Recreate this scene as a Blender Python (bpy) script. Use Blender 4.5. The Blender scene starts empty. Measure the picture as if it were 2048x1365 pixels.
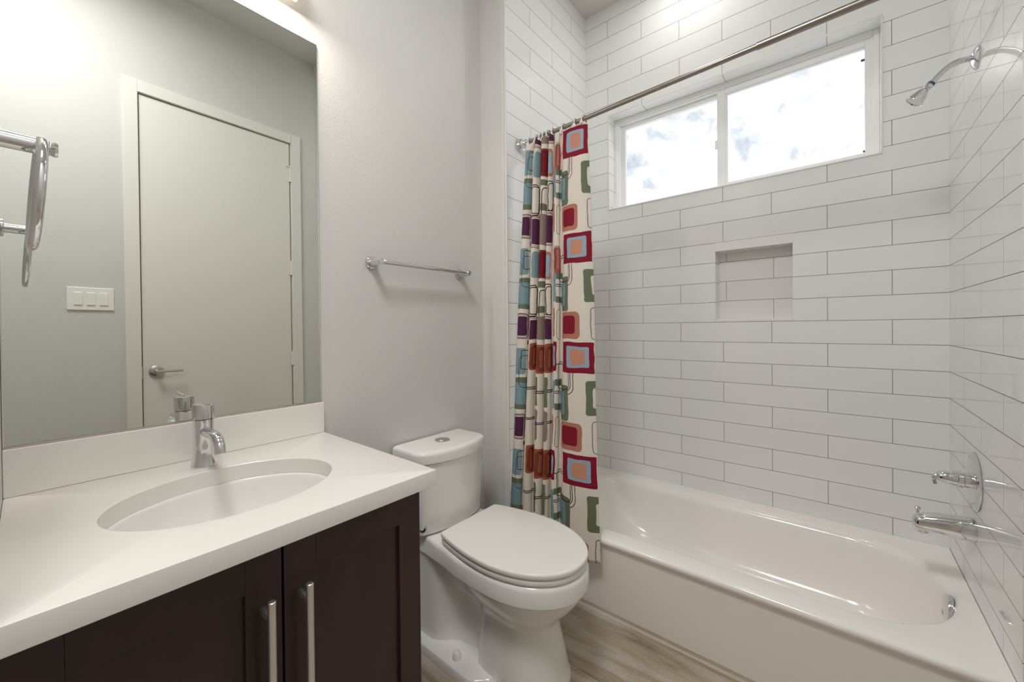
import bpy, bmesh, math, random
from mathutils import Vector, Matrix
PI = math.pi
S = bpy.context.scene
C = S.collection

# ------------------------------------------------------------------ camera
def make_camera():
    f, cy = 794.357, 661.01
    yaw, pit, rol = math.radians(39.3149), math.radians(-0.4297), math.radians(-0.5457)
    F = Vector((-math.sin(yaw)*math.cos(pit), math.cos(yaw)*math.cos(pit), math.sin(pit)))
    R = Vector((math.cos(yaw), math.sin(yaw), 0)); U = R.cross(F)
    R2 = R*math.cos(rol)+U*math.sin(rol); U2 = -R*math.sin(rol)+U*math.cos(rol)
    cam = bpy.data.cameras.new('camera'); o = bpy.data.objects.new('camera', cam); C.objects.link(o)
    m = Matrix((( R2.x, U2.x, -F.x, 1.3454), (R2.y, U2.y, -F.y, 0.0), (R2.z, U2.z, -F.z, 1.185), (0,0,0,1)))
    o.matrix_world = m
    cam.sensor_width = 36; cam.lens = 36*f/2048
    cam.shift_y = -(682.5-cy)/2048
    cam.clip_start = 0.01
    S.camera = o
make_camera()
S.view_settings.view_transform = 'Standard'; S.view_settings.look = 'None'
S.view_settings.exposure = 0.06; S.view_settings.gamma = 1.0
S.view_settings.use_curve_mapping = False

# ------------------------------------------------------------------ world sky with clouds
def make_world():
    w = bpy.data.worlds.new('sky'); S.world = w; w.use_nodes = True
    nt = w.node_tree; nt.nodes.clear(); N = nt.nodes.new; L = nt.links.new
    out = N('ShaderNodeOutputWorld'); bg = N('ShaderNodeBackground'); tc = N('ShaderNodeTexCoord')
    n = N('ShaderNodeTexNoise'); n.inputs['Distortion'].default_value = .4; n.inputs['Scale'].default_value = 17; n.inputs['Detail'].default_value = 8; n.inputs['Roughness'].default_value = .55
    L(tc.outputs['Generated'], n.inputs['Vector'])
    def blob(d, rad):
        v = N('ShaderNodeVectorMath'); v.operation = 'DISTANCE'; L(tc.outputs['Generated'], v.inputs[0]); v.inputs[1].default_value = Vector(d).normalized()
        a = N('ShaderNodeMapRange'); L(v.outputs['Value'], a.inputs[0])
        a.inputs[1].default_value = 0; a.inputs[2].default_value = rad; a.inputs[3].default_value = .15; a.inputs[4].default_value = 0
        return a.outputs[0]
    s = n.outputs['Fac']
    for d, r in SKYBLOBS:
        m = N('ShaderNodeMath'); m.operation = 'ADD'; L(s, m.inputs[0]); L(blob(d, r), m.inputs[1]); s = m.outputs[0]
    cr = N('ShaderNodeValToRGB'); L(s, cr.inputs[0])
    e = cr.color_ramp.elements; e[0].position = .50; e[0].color = (1, 1, 1, 1); e[1].position = .86; e[1].color = (.34, .40, .49, 1)
    x = e.new(.68); x.color = (.58, .61, .66, 1)
    L(cr.outputs[0], bg.inputs[0]); bg.inputs[1].default_value = 1.4
    L(bg.outputs[0], out.inputs[0])
SKYBLOBS = [((-.105, .920, .378), .10), ((-.224, .871, .436), .07), ((-.343, .866, .365), .08)]
make_world()

# ------------------------------------------------------------------ shower downlight and added room fill light (each sits in its own fixture, built below)
def area(name, loc, size, power, col=(1, .93, .85), rot=(0, 0, 0), shape='DISK', size_y=None):
    l = bpy.data.lights.new(name, 'AREA'); l.shape = shape; l.size = size
    if size_y: l.size_y = size_y
    l.energy = power; l.color = col
    o = bpy.data.objects.new(name, l); C.objects.link(o); o.location = loc; o.rotation_euler = rot
    return o
area('shower_downlight', (.775, 1.92, 3.064), .13, 2.6, (1, .965, .93))
area('added_room_fill', (.93, -.06, 3.085), .56, 26, (.985, .99, 1))  # unseen lamp added as general fill to light the room evenly
S.cycles.max_bounces = 10; S.cycles.diffuse_bounces = 7; S.cycles.glossy_bounces = 6; S.cycles.transparent_max_bounces = 8
S.cycles.sample_clamp_indirect = 4
S.cycles.caustics_reflective = False; S.cycles.caustics_refractive = False

# ------------------------------------------------------------------ materials
def srgb(r, g, b):
    f = lambda c: (c/255/12.92) if c/255 <= .04045 else ((c/255+.055)/1.055)**2.4
    return (f(r), f(g), f(b), 1)
def mat(name, col, rough=.5, metal=0, spec=.5, coat=0, bump=None, emit=None):
    m = bpy.data.materials.new(name); m.use_nodes = True; nt = m.node_tree; b = nt.nodes['Principled BSDF']
    b.inputs['Base Color'].default_value = col; b.inputs['Roughness'].default_value = rough
    b.inputs['Metallic'].default_value = metal; b.inputs['Specular IOR Level'].default_value = spec
    if coat: b.inputs['Coat Weight'].default_value = coat; b.inputs['Coat Roughness'].default_value = .05
    if emit: b.inputs['Emission Color'].default_value = emit[0]; b.inputs['Emission Strength'].default_value = emit[1]
    if bump:
        sc, st, det = bump
        tc = nt.nodes.new('ShaderNodeTexCoord'); n = nt.nodes.new('ShaderNodeTexNoise'); n.inputs['Scale'].default_value = sc; n.inputs['Detail'].default_value = det
        bp = nt.nodes.new('ShaderNodeBump'); bp.inputs['Strength'].default_value = st; bp.inputs['Distance'].default_value = .002
        nt.links.new(tc.outputs['Object'], n.inputs['Vector']); nt.links.new(n.outputs['Fac'], bp.inputs['Height']); nt.links.new(bp.outputs[0], b.inputs['Normal'])
    return m
M = {}
M['paint'] = mat('grey_orange_peel_paint', srgb(208, 207, 204), .55, bump=(170, .45, 3))
M['ceiling'] = mat('white_ceiling_paint', srgb(214, 212, 208), .7, bump=(150, .4, 2))
M['white_trim'] = mat('white_satin_trim_paint', srgb(226, 224, 219), .32)
M['white_gloss'] = mat('glazed_white_ceramic', srgb(232, 231, 228), .10, coat=.3)
M['seat'] = mat('white_moulded_plastic', srgb(232, 230, 225), .22)
M['tub'] = mat('white_enamel', srgb(244, 240, 236), .16, coat=.2)
M['quartz'] = mat('white_quartz', srgb(228, 225, 220), .24, bump=(900, .05, 2))
M['chrome'] = mat('polished_chrome', (.74, .74, .75, 1), .05, 1)
M['nickel'] = mat('brushed_nickel', (.62, .59, .55, 1), .28, 1)
M['steel'] = mat('brushed_steel_bar', (.78, .76, .73, 1), .36, 1)
M['rod'] = mat('satin_stainless_tube', (.36, .33, .30, 1), .30, 1)
M['dark_gap'] = mat('dark_gap_shadow_line', (.02, .017, .015, 1), .8)
M['mirror'] = mat('mirror_silver', (.83, .85, .805, 1), .0, 1)
M['mirror_edge'] = mat('mirror_glass_edge', srgb(70, 78, 70), .2)
M['vinyl'] = mat('white_vinyl_frame', srgb(242, 243, 242), .3)
M['clip'] = mat('dark_clip', srgb(70, 75, 80), .5)
M['ring_plastic'] = mat('clear_white_plastic', srgb(225, 222, 214), .2)
M['shade'] = mat('lit_frosted_shade', (1, .95, .86, 1), .4, emit=((1, .84, .66, 1), 1.2))
M['diffuser'] = mat('lit_diffuser', (1, .97, .9, 1), .4, emit=((1, .96, .90, 1), 3.0))
M['rubber'] = mat('dark_rubber', srgb(50, 50, 52), .6)
M['blue_gasket'] = mat('blue_gasket', srgb(60, 90, 120), .4)
M['caulk'] = mat('caulk', srgb(180, 172, 160), .6)
M['switch'] = mat('white_switch_plastic', srgb(238, 237, 232), .3)

def tile_mat(name, axis, u0, z0, rough=.09, tint=(236, 237, 236)):
    m = bpy.data.materials.new(name); m.use_nodes = True; nt = m.node_tree; b = nt.nodes['Principled BSDF']; N = nt.nodes.new; L = nt.links.new
    tc = N('ShaderNodeTexCoord'); sx = N('ShaderNodeSeparateXYZ'); L(tc.outputs['Object'], sx.inputs[0])
    def off(o, v):
        a = N('ShaderNodeMath'); a.operation = 'SUBTRACT'; L(o, a.inputs[0]); a.inputs[1].default_value = v; return a.outputs[0]
    cx = N('ShaderNodeCombineXYZ'); L(off(sx.outputs['XY'.index(axis)], u0), cx.inputs[0]); L(off(sx.outputs[2], z0), cx.inputs[1])
    br = N('ShaderNodeTexBrick'); L(cx.outputs[0], br.inputs['Vector'])
    br.offset = .5; br.offset_frequency = 2; br.squash = 1
    br.inputs['Scale'].default_value = 1; br.inputs['Mortar Size'].default_value = .0011; br.inputs['Mortar Smooth'].default_value = .0
    br.inputs['Brick Width'].default_value = .4066; br.inputs['Row Height'].default_value = .0997; br.inputs['Bias'].default_value = 0
    br.inputs['Color1'].default_value = srgb(*tint); br.inputs['Color2'].default_value = srgb(tint[0]-3, tint[1]-3, tint[2]-3)
    br.inputs['Mortar'].default_value = srgb(128, 124, 119)
    L(br.outputs['Color'], b.inputs['Base Color'])
    r = N('ShaderNodeMapRange'); L(br.outputs['Fac'], r.inputs[0]); r.inputs[3].default_value = rough; r.inputs[4].default_value = .6; L(r.outputs[0], b.inputs['Roughness'])
    inv = N('ShaderNodeMath'); inv.operation = 'SUBTRACT'; inv.inputs[0].default_value = 1; L(br.outputs['Fac'], inv.inputs[1])
    n = N('ShaderNodeTexNoise'); n.inputs['Scale'].default_value = 9; n.inputs['Detail'].default_value = 1; L(tc.outputs['Object'], n.inputs['Vector'])
    bp = N('ShaderNodeBump'); bp.inputs['Strength'].default_value = .5; bp.inputs['Distance'].default_value = .0008; L(inv.outputs[0], bp.inputs['Height'])
    b2 = N('ShaderNodeBump'); b2.inputs['Strength'].default_value = .12; b2.inputs['Distance'].default_value = .003; L(n.outputs['Fac'], b2.inputs['Height']); L(bp.outputs[0], b2.inputs['Normal'])
    L(b2.outputs[0], b.inputs['Normal'])
    return m
M['tile_back'] = tile_mat('white_subway_tile_long_wall', 'X', .9065, 1.1014, .12)
M['tile_niche'] = tile_mat('white_subway_tile_in_niche', 'X', .9065+.2033, 1.110, .15, (230, 229, 227))
M['tile_left'] = tile_mat('white_subway_tile_curtain_end', 'Y', 1.829, 1.1014, .10)
M['tile_right'] = tile_mat('white_subway_tile_faucet_end', 'Y', 1.775, 1.1014, .05)

def wood_mat():
    m = bpy.data.materials.new('dark_espresso_wood'); m.use_nodes = True; nt = m.node_tree; b = nt.nodes['Principled BSDF']; N = nt.nodes.new; L = nt.links.new
    tc = N('ShaderNodeTexCoord'); mp = N('ShaderNodeMapping'); mp.inputs['Scale'].default_value = (1, 1, .35); L(tc.outputs['Object'], mp.inputs[0])
    n = N('ShaderNodeTexNoise'); n.inputs['Scale'].default_value = 7; n.inputs['Detail'].default_value = 6; L(mp.outputs[0], n.inputs['Vector'])
    cr = N('ShaderNodeValToRGB'); L(n.outputs['Fac'], cr.inputs[0]); e = cr.color_ramp.elements
    e[0].position = .35; e[0].color = srgb(40, 23, 25); e[1].position = .7; e[1].color = srgb(64, 40, 41)
    L(cr.outputs[0], b.inputs['Base Color']); b.inputs['Roughness'].default_value = .33; b.inputs['Specular IOR Level'].default_value = .5
    return m
M['wood'] = wood_mat()

def floor_mat():
    m = bpy.data.materials.new('beige_grey_wood_look_porcelain'); m.use_nodes = True; nt = m.node_tree; b = nt.nodes['Principled BSDF']; N = nt.nodes.new; L = nt.links.new
    tc = N('ShaderNodeTexCoord'); mp = N('ShaderNodeMapping'); mp.inputs['Scale'].default_value = (1.1, 9, 1); L(tc.outputs['Object'], mp.inputs[0])
    n = N('ShaderNodeTexNoise'); n.inputs['Scale'].default_value = 1.6; n.inputs['Detail'].default_value = 6; n.inputs['Roughness'].default_value = .6; n.inputs['Distortion'].default_value = .5; L(mp.outputs[0], n.inputs['Vector'])
    cr = N('ShaderNodeValToRGB'); L(n.outputs['Fac'], cr.inputs[0]); e = cr.color_ramp.elements
    e[0].position = .34; e[0].color = srgb(136, 122, 98); e[1].position = .66; e[1].color = srgb(198, 187, 172)
    x = e.new(.46); x.color = srgb(176, 160, 132); x = e.new(.54); x.color = srgb(184, 172, 156)
    n2 = N('ShaderNodeTexNoise'); n2.inputs['Scale'].default_value = 130; n2.inputs['Detail'].default_value = 4; L(tc.outputs['Object'], n2.inputs['Vector'])
    mx = N('ShaderNodeMix'); mx.data_type = 'RGBA'; mx.blend_type = 'OVERLAY'; mx.inputs[0].default_value = .35; L(cr.outputs[0], mx.inputs[6]); L(n2.outputs['Color'], mx.inputs[7])
    hs = N('ShaderNodeHueSaturation'); hs.inputs['Saturation'].default_value = .8; L(mx.outputs[2], hs.inputs['Color'])
    br = N('ShaderNodeTexBrick'); br.offset = .5; br.inputs['Scale'].default_value = 1; br.inputs['Mortar Size'].default_value = .0014; br.inputs['Mortar Smooth'].default_value = 0
    br.inputs['Brick Width'].default_value = .61; br.inputs['Row Height'].default_value = .30
    mp2 = N('ShaderNodeMapping'); mp2.inputs['Location'].default_value = (.395, .01, 0); L(tc.outputs['Object'], mp2.inputs[0]); L(mp2.outputs[0], br.inputs['Vector'])
    m2 = N('ShaderNodeMix'); m2.data_type = 'RGBA'; L(br.outputs['Fac'], m2.inputs[0]); L(hs.outputs[0], m2.inputs[6]); m2.inputs[7].default_value = srgb(196, 186, 168)
    L(m2.outputs[2], b.inputs['Base Color']); b.inputs['Roughness'].default_value = .42
    return m
M['floor'] = floor_mat()

def glass_mat():
    m = bpy.data.materials.new('clear_window_glass'); m.use_nodes = True; nt = m.node_tree; nt.nodes.clear(); N = nt.nodes.new
    o = N('ShaderNodeOutputMaterial'); t = N('ShaderNodeBsdfTransparent'); g = N('ShaderNodeBsdfGlossy'); g.inputs['Roughness'].default_value = 0
    t.inputs[0].default_value = (.97, .98, .98, 1); mx = N('ShaderNodeMixShader'); mx.inputs[0].default_value = .003
    nt.links.new(t.outputs[0], mx.inputs[1]); nt.links.new(g.outputs[0], mx.inputs[2]); nt.links.new(mx.outputs[0], o.inputs[0]); return m
M['glass'] = glass_mat()

# ------------------------------------------------------------------ mesh helpers
def obj(name, bm, m, parent=None, smooth=None):
    me = bpy.data.meshes.new(name); bmesh.ops.recalc_face_normals(bm, faces=bm.faces[:]) ; bm.to_mesh(me); bm.free()
    for x in (m if isinstance(m, (list, tuple)) else [m]): me.materials.append(x)
    if smooth is not None:
        me.polygons.foreach_set('use_smooth', [True]*len(me.polygons)); me.set_sharp_from_angle(angle=math.radians(smooth))
    o = bpy.data.objects.new(name, me); C.objects.link(o)
    if parent:
        o.parent = parent; r = parent; off = Vector((0, 0, 0))
        while r: off += r.location; r = r.parent
        o.location = -off
    return o
def add_box(bm, x0, x1, y0, y1, z0, z1, bev=0, seg=2, mi=0):
    vs = [bm.verts.new(p) for p in ((x0,y0,z0),(x1,y0,z0),(x1,y1,z0),(x0,y1,z0),(x0,y0,z1),(x1,y0,z1),(x1,y1,z1),(x0,y1,z1))]
    fs = [bm.faces.new([vs[i] for i in f]) for f in ((0,3,2,1),(4,5,6,7),(0,1,5,4),(1,2,6,5),(2,3,7,6),(3,0,4,7))]
    for f in fs: f.material_index = mi
    if bev:
        es = list({e for f in fs for e in f.edges})
        bmesh.ops.bevel(bm, geom=es, offset=bev, segments=seg, affect='EDGES', profile=.5)
def box(*a, **k):
    bm = bmesh.new(); add_box(bm, *a, **k); return bm
def loft(bm, rings, cap0=True, cap1=True, mi=0):
    R = [[bm.verts.new(p) for p in r] for r in rings]; n = len(R[0])
    for a, b in zip(R, R[1:]):
        for i in range(n):
            f = bm.faces.new((a[i], a[(i+1) % n], b[(i+1) % n], b[i])); f.material_index = mi
    if cap0: bm.faces.new(R[0][::-1]).material_index = mi
    if cap1: bm.faces.new(R[-1]).material_index = mi
    return R
def frame(d):
    d = Vector(d).normalized(); a = Vector((0, 0, 1)) if abs(d.z) < .9 else Vector((1, 0, 0))
    u = d.cross(a).normalized(); return u, d.cross(u)
def add_lathe(bm, base, axis, prof, n=32, sx=1, sy=1, mi=0, caps=(True, True)):
    """prof: list of (distance along the axis, radius)"""
    b = Vector(base); d = Vector(axis).normalized(); u, v = frame(d)
    loft(bm, [[b+d*t+u*(r*sx*math.cos(2*PI*i/n))+v*(r*sy*math.sin(2*PI*i/n)) for i in range(n)] for t, r in prof], *caps, mi=mi)
def smooth_path(pts, k=8):
    P = [Vector(p) for p in pts]; out = []
    for i in range(len(P)-1):
        p0, p1, p2, p3 = P[max(i-1, 0)], P[i], P[i+1], P[min(i+2, len(P)-1)]
        for j in range(k):
            f = j/k; out.append(.5*((2*p1)+(-p0+p2)*f+(2*p0-5*p1+4*p2-p3)*f*f+(-p0+3*p1-3*p2+p3)*f**3))
    out.append(P[-1]); return out
def add_tube(bm, path, rad, n=16, closed=False, mi=0):
    P = [Vector(p) for p in path]; m = len(P); rings = []; u = None
    rr = rad if isinstance(rad, (list, tuple)) else [rad]*m
    for i in range(m):
        if closed: t = P[(i+1) % m]-P[i-1]
        else: t = P[min(i+1, m-1)]-P[max(i-1, 0)]
        t.normalize()
        if u is None: u, _ = frame(t)
        u = (u-t*u.dot(t)).normalized(); v = t.cross(u)
        rings.append([P[i]+u*(rr[i]*math.cos(2*PI*k/n))+v*(rr[i]*math.sin(2*PI*k/n)) for k in range(n)])
    if not closed: loft(bm, rings, mi=mi)
    else:
        R = [[bm.verts.new(p) for p in r] for r in rings]
        for a in range(m):
            A, B = R[a], R[(a+1) % m]
            for k in range(n): bm.faces.new((A[k], A[(k+1) % n], B[(k+1) % n], B[k])).material_index = mi
def tag(o, label=None, cat=None, group=None, kind=None):
    if label: o['label'] = label
    if cat: o['category'] = cat
    if group: o['group'] = group
    if kind: o['kind'] = kind
    return o
def thing(name, label, cat, loc, group=None):
    o = bpy.data.objects.new(name, None); o.empty_display_size = .05; C.objects.link(o); o.location = loc
    return tag(o, label, cat, group)
def struct(name, bm, m, label=None, parent=None, smooth=None):
    o = obj(name, bm, m, parent, smooth)
    if parent is None: o['kind'] = 'structure'
    if label: o['label'] = label
    return o

# ------------------------------------------------------------------ dimensions (metres; x across from mirror wall, y into the tub alcove)
XL, XR, YF, YB = .148, 1.672, 1.418, 2.199
ZC, ZA = 3.16, 3.076
YL = -.036                     # side wall beside the vanity
XD = 1.684                     # door wall
WX0, WX1, WZ0, WZ1, WY = .299, 1.486, 1.878, 2.430, 2.280
NX0, NX1, NZ0, NZ1, NY = .8715, 1.190, 1.2045, 1.5555, 2.274
YN = -2.10                     # end of the room behind the photographer

# ------------------------------------------------------------------ room shell
struct('floor', box(-.1, 1.9, YN-.1, 1.50, -.08, 0), M['floor'], 'beige-grey wood-look porcelain tile floor')
bm = bmesh.new(); add_box(bm, -.1, 1.9, YN-.1, YF+.001, ZC, ZC+.1); add_box(bm, -.1, 1.9, YF, 2.45, ZA, ZC+.1)
struct('ceiling', bm, M['ceiling'], 'white painted ceiling')
struct('wall_left', box(-.1, 0, YL-.1, YF, 0, ZC), M['paint'], 'light grey painted wall behind mirror, towel bar and toilet')
bm = bmesh.new(); add_box(bm, -.1, .60, YL-.12, YL, 0, ZC); add_box(bm, .50, .60, YN, YL-.12, 0, ZC)
struct('wall_near', bm, M['paint'], 'light grey painted side wall at the vanity end')
struct('wall_behind', box(.50, 1.9, YN-.1, YN, 0, ZC), M['paint'], 'light grey wall behind the camera')
# door wall with a real opening
bm = bmesh.new(); DY0, DY1, DZ = .439, 1.242, 2.515
add_box(bm, XD, XD+.11, YN, DY0, 0, ZC); add_box(bm, XD, XD+.11, DY1, YF+.018, 0, ZC); add_box(bm, XD, XD+.11, DY0, DY1, DZ, ZC)
struct('wall_right', bm, M['paint'], 'light grey painted wall with the door')
# return wall in front of the tub, with a rounded drywall corner
bm = bmesh.new(); r = .012; prof = [(0, YF+.10), (0, YF)]
prof += [(XL-.004-r+r*math.sin(a), YF+r-r*math.cos(a)) for a in [PI/2*i/8 for i in range(9)]] + [(XL-.004, YF+.10)]
loft(bm, [[(x, y, z) for x, y in prof] for z in (0, ZC)])
struct('wall_front', bm, M['paint'], 'narrow grey wall return between toilet and tub', smooth=40)
struct('trim_1', box(XL-.006, XL+.0025, YF+.010, YF+.017, 0.0, ZA, bev=.0012), M['white_trim'], 'white metal tile edge strip at the alcove corner')
struct('wall_alcove_left', box(-.1, XL, YF+.016, YB+.25, 0, ZA), M['tile_left'], 'white subway tile end wall behind the shower curtain')
struct('wall_alcove_right', box(XR, XR+.12, YF+.018, YB+.25, 0, ZA), M['tile_right'], 'glossy white subway tile end wall with shower fittings')
# back wall with window opening and niche
bm = bmesh.new(); xs = [XL, WX0, NX0, NX1, WX1, XR]; zs = [0, NZ0, NZ1, WZ0, WZ1, ZA]
for i in range(5):
    for j in range(5):
        if (1 <= i <= 3 and j == 3) or (i == 2 and j == 1): continue
        p = [(xs[i], YB, zs[j]), (xs[i+1], YB, zs[j]), (xs[i+1], YB, zs[j+1]), (xs[i], YB, zs[j+1])]
        bm.faces.new([bm.verts.new(q) for q in p])
def reveal(x0, x1, z0, z1, y1):
    c = [(x0, z0), (x1, z0), (x1, z1), (x0, z1)]
    for k in range(4):
        a, b = c[k], c[(k+1) % 4]
        bm.faces.new([bm.verts.new(q) for q in ((a[0], YB, a[1]), (b[0], YB, b[1]), (b[0], y1, b[1]), (a[0], y1, a[1]))])
reveal(WX0, WX1, WZ0, WZ1, YB+.18); reveal(NX0, NX1, NZ0, NZ1, NY+.002)
bmesh.ops.remove_doubles(bm, verts=bm.verts[:], dist=1e-5)
# outer side: brick of the house with the same openings
for x0, x1, z0, z1 in ((XL-.1, WX0, 0, ZA), (WX1, XR+.1, 0, ZA), (WX0, WX1, 0, WZ0), (WX0, WX1, WZ1, ZA)):
    p = [(x0, YB+.18, z0), (x1, YB+.18, z0), (x1, YB+.18, z1), (x0, YB+.18, z1)]
    bm.faces.new([bm.verts.new(q) for q in p])
wb = struct('wall_back', bm, M['tile_back'], 'white subway tile long wall above the tub, with window and niche')
struct('niche_back', box(NX0, NX1, NY, NY+.01, NZ0, NZ1), M['tile_niche'], parent=wb)
bm = bmesh.new()
add_box(bm, NX0-.002, NX1+.002, YB-.0015, YB+.004, NZ1, 1.5995, bev=.0008)
add_box(bm, NX0+.001, NX1-.001, YB+.0, NY, NZ0, NZ0+.010, bev=.001)
struct('niche_ledge', bm, mat('plain_white_tile', srgb(237, 236, 234), .12), parent=wb)
# white metal edge trim round the window opening
bm = bmesh.new(); t = .0045
for a in ((WX0-t, WX0+.001, WZ0-t, WZ1+t), (WX1-.001, WX1+t, WZ0-t, WZ1+t)): add_box(bm, a[0], a[1], YB-.003, YB+.004, a[2], a[3])
add_box(bm, WX0, WX1, YB-.003, YB+.004, WZ0-t, WZ0+.001); add_box(bm, WX0, WX1, YB-.003, YB+.004, WZ1-.001, WZ1+t)
struct('trim_2', bm, M['white_trim'], 'white tile edge trim round the window opening')
# baseboards
struct('baseboard_left', box(0, .012, .64, YF, 0, .10, bev=.003), M['white_trim'], 'white baseboard behind the toilet')
struct('baseboard_front', box(.012, XL-.006, YF-.012, YF, 0, .10, bev=.003), M['white_trim'], 'white baseboard on the wall return')

# ------------------------------------------------------------------ window (horizontal slider)
win = thing('window_1', 'white vinyl horizontal sliding window high in the tiled wall above the tub', 'window', (.89, WY, WZ0)); win['kind'] = 'structure'; del win['category']
def rect_frame(bm, x0, x1, z0, z1, y0, y1, l, r_, b, t_, bev=.002):
    add_box(bm, x0, x0+l, y0, y1, z0, z1, bev=bev); add_box(bm, x1-r_, x1, y0, y1, z0, z1, bev=bev)
    add_box(bm, x0+l, x1-r_, y0, y1, z0, z0+b, bev=bev); add_box(bm, x0+l, x1-r_, y0, y1, z1-t_, z1, bev=bev)
bm = bmesh.new()
rect_frame(bm, WX0, WX1, WZ0, WZ1, WY, WY+.075, .020, .020, .018, .022)
rect_frame(bm, WX0+.014, WX1-.014, WZ0+.012, WZ1-.014, WY+.010, WY+.065, .014, .014, .012, .014)
obj('window_frame', bm, M['vinyl'], win)
bm = bmesh.new(); rect_frame(bm, WX0+.024, .888, WZ0+.02, WZ1-.022, WY+.036, WY+.060, .030, .030, .022, .030)
sl = obj('fixed_sash', bm, M['vinyl'], win)
obj('glass_pane', box(WX0+.050, .862, WY+.046, WY+.050, WZ0+.04, WZ1-.05), M['glass'], sl)
bm = bmesh.new(); rect_frame(bm, .864, WX1-.022, WZ0+.02, WZ1-.022, WY+.012, WY+.034, .036, .024, .024, .030)
rect_frame(bm, .898, WX1-.044, WZ0+.042, WZ1-.050, WY+.018, WY+.030, .014, .002, .003, .010, bev=.001)
sr = obj('sliding_sash', bm, M['vinyl'], win)
obj('glass_pane', box(.90, WX1-.046, WY+.022, WY+.026, WZ0+.044, WZ1-.052), M['glass'], sr)
obj('sash_latch', box(.853, .866, WY+.004, WY+.022, 2.105, 2.150, bev=.004), M['vinyl'], sr)
bm = bmesh.new(); add_box(bm, WX1-.058, WX1-.046, WY+.028, WY+.033, 2.325, 2.333); add_box(bm, WX1-.052, WX1-.046, WY+.028, WY+.033, 1.930, 1.938)
obj('sash_clips', bm, M['clip'], sr)

# ------------------------------------------------------------------ door seen in the mirror
door = thing('door_1', 'plain white flush door opposite the mirror, closed', 'door', (XD, .84, 0)); door['kind'] = 'structure'; del door['category']
leaf = obj('door_leaf', box(XD+.002, XD+.038, DY0+.004, DY1-.005, .01, DZ-.005, bev=.0015), M['white_trim'], door)
bm = bmesh.new(); hy, hz = .500, .952
add_lathe(bm, (XD+.002, hy, hz), (-1, 0, 0), [(0, .034), (.006, .034), (.009, .030), (.009, .012), (.040, .011), (.048, .009)], 32)
add_tube(bm, [(XD-.038, hy-.004, hz), (XD-.040, hy+.03, hz), (XD-.040, hy+.112, hz-.001)], [.009, .0075, .0065], 12)
obj('door_handle', bm, M['nickel'], leaf, smooth=40)
for k, z in enumerate((2.29, 1.625, .98)):
    bm = bmesh.new(); add_lathe(bm, (XD-.005, DY1-.002, z-.05), (0, 0, 1), [(0, .007), (.1, .007)], 12)
    add_box(bm, XD-.002, XD+.003, DY1-.018, DY1+.006, z-.05, z+.05)
    if k == 0:
        add_tube(bm, [(XD-.006, DY1-.03, z+.056), (XD-.012, DY1+.075, z+.050)], .004, 8); add_lathe(bm, (XD-.006, DY1-.002, z+.05), (0, 0, 1), [(0, .009), (.01, .009)], 12)
    obj('hinge', bm, M['white_trim'], leaf, smooth=40)
obj('strike_plate', box(XD-.0025, XD+.004, DY0-.006, DY0+.003, .915, .985), M['nickel'], leaf)
bm = bmesh.new(); c = .066
add_box(bm, XD-.014, XD+.001, DY0-c, DY0-.002, 0, DZ+c, bev=.003); add_box(bm, XD-.014, XD+.001, DY1+.002, DY1+c, 0, DZ+c, bev=.003)
add_box(bm, XD-.014, XD+.001, DY0-.002, DY1+.002, DZ+.001, DZ+c, bev=.003)
add_box(bm, XD+.039, XD+.11, DY0-.02, DY1+.02, 0, DZ+.02)
struct('trim_3', bm, M['white_trim'], 'white door casing seen in the mirror')
# light switch
sw = thing('light_switch', 'white triple rocker light switch plate on the wall beside the door, seen in mirror', 'light switch', (XD, .246, 1.353))
bm = bmesh.new(); add_box(bm, XD-.007, XD,   .161, .332, 1.294, 1.412, bev=.003)
obj('switch_plate', bm, M['switch'], sw)
for yy in (.200, .2465, .293):
    bm = bmesh.new(); add_box(bm, XD-.011, XD-.005, yy-.016, yy+.016, 1.320, 1.386, bev=.002); obj('rocker', bm, M['switch'], sw)

# ------------------------------------------------------------------ bathtub
def rrect(x0, x1, y0, y1, rl, rr, z, n=24):
    """rounded rectangle, corner radii rl (left end) and rr (right end), 4n points"""
    out = []
    for cx, cy, r, a0 in ((x1-rr, y1-rr, rr, 0), (x0+rl, y1-rl, rl, PI/2), (x0+rl, y0+rl, rl, PI), (x1-rr, y0+rr, rr, 1.5*PI)):
        for i in range(n):
            a = a0+PI/2*i/(n-1); out.append((cx+r*math.cos(a), cy+r*math.sin(a), z))
    return out
tb = thing('bathtub', 'white alcove bathtub with plain apron front under the window', 'bathtub', (.91, 1.82, 0))
bm = bmesh.new(); e = .0015; X0, X1, Y1 = XL+e, XR-e, YB-e; zr = .334
lv = [(1.490, 0), (1.490, .022), (1.487, .028), (1.478, .032), (1.476, .05), (1.466, .30), (1.457, .306), (1.451, .314), (1.450, .321), (1.453, .328), (1.459, .3325), (1.468, zr)]
rings = [rrect(X0, X1, y, Y1, .004, .004, z) for y, z in lv]
ins = [(.235, 1.640, 1.532, 2.128, .16, .27, zr), (.244, 1.634, 1.538, 2.116, .16, .27, zr-.002), (.256, 1.627, 1.546, 2.102, .16, .27, zr-.009), (.268, 1.622, 1.553, 2.092, .16, .265, zr-.021), (.282, 1.620, 1.559, 2.086, .16, .26, zr-.042),
       (.35, 1.606, 1.578, 2.078, .16, .24, .20), (.42, 1.590, 1.595, 2.062, .15, .22, .12), (.48, 1.570, 1.615, 2.045, .14, .20, .085), (.54, 1.53, 1.65, 2.01, .13, .16, .066), (.62, 1.47, 1.70, 1.96, .10, .12, .060)]
rings += [rrect(*a) for a in ins]
loft(bm, rings, cap0=False)
obj('tub_shell', bm, M['tub'], tb, smooth=50)
bm = bmesh.new()
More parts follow.
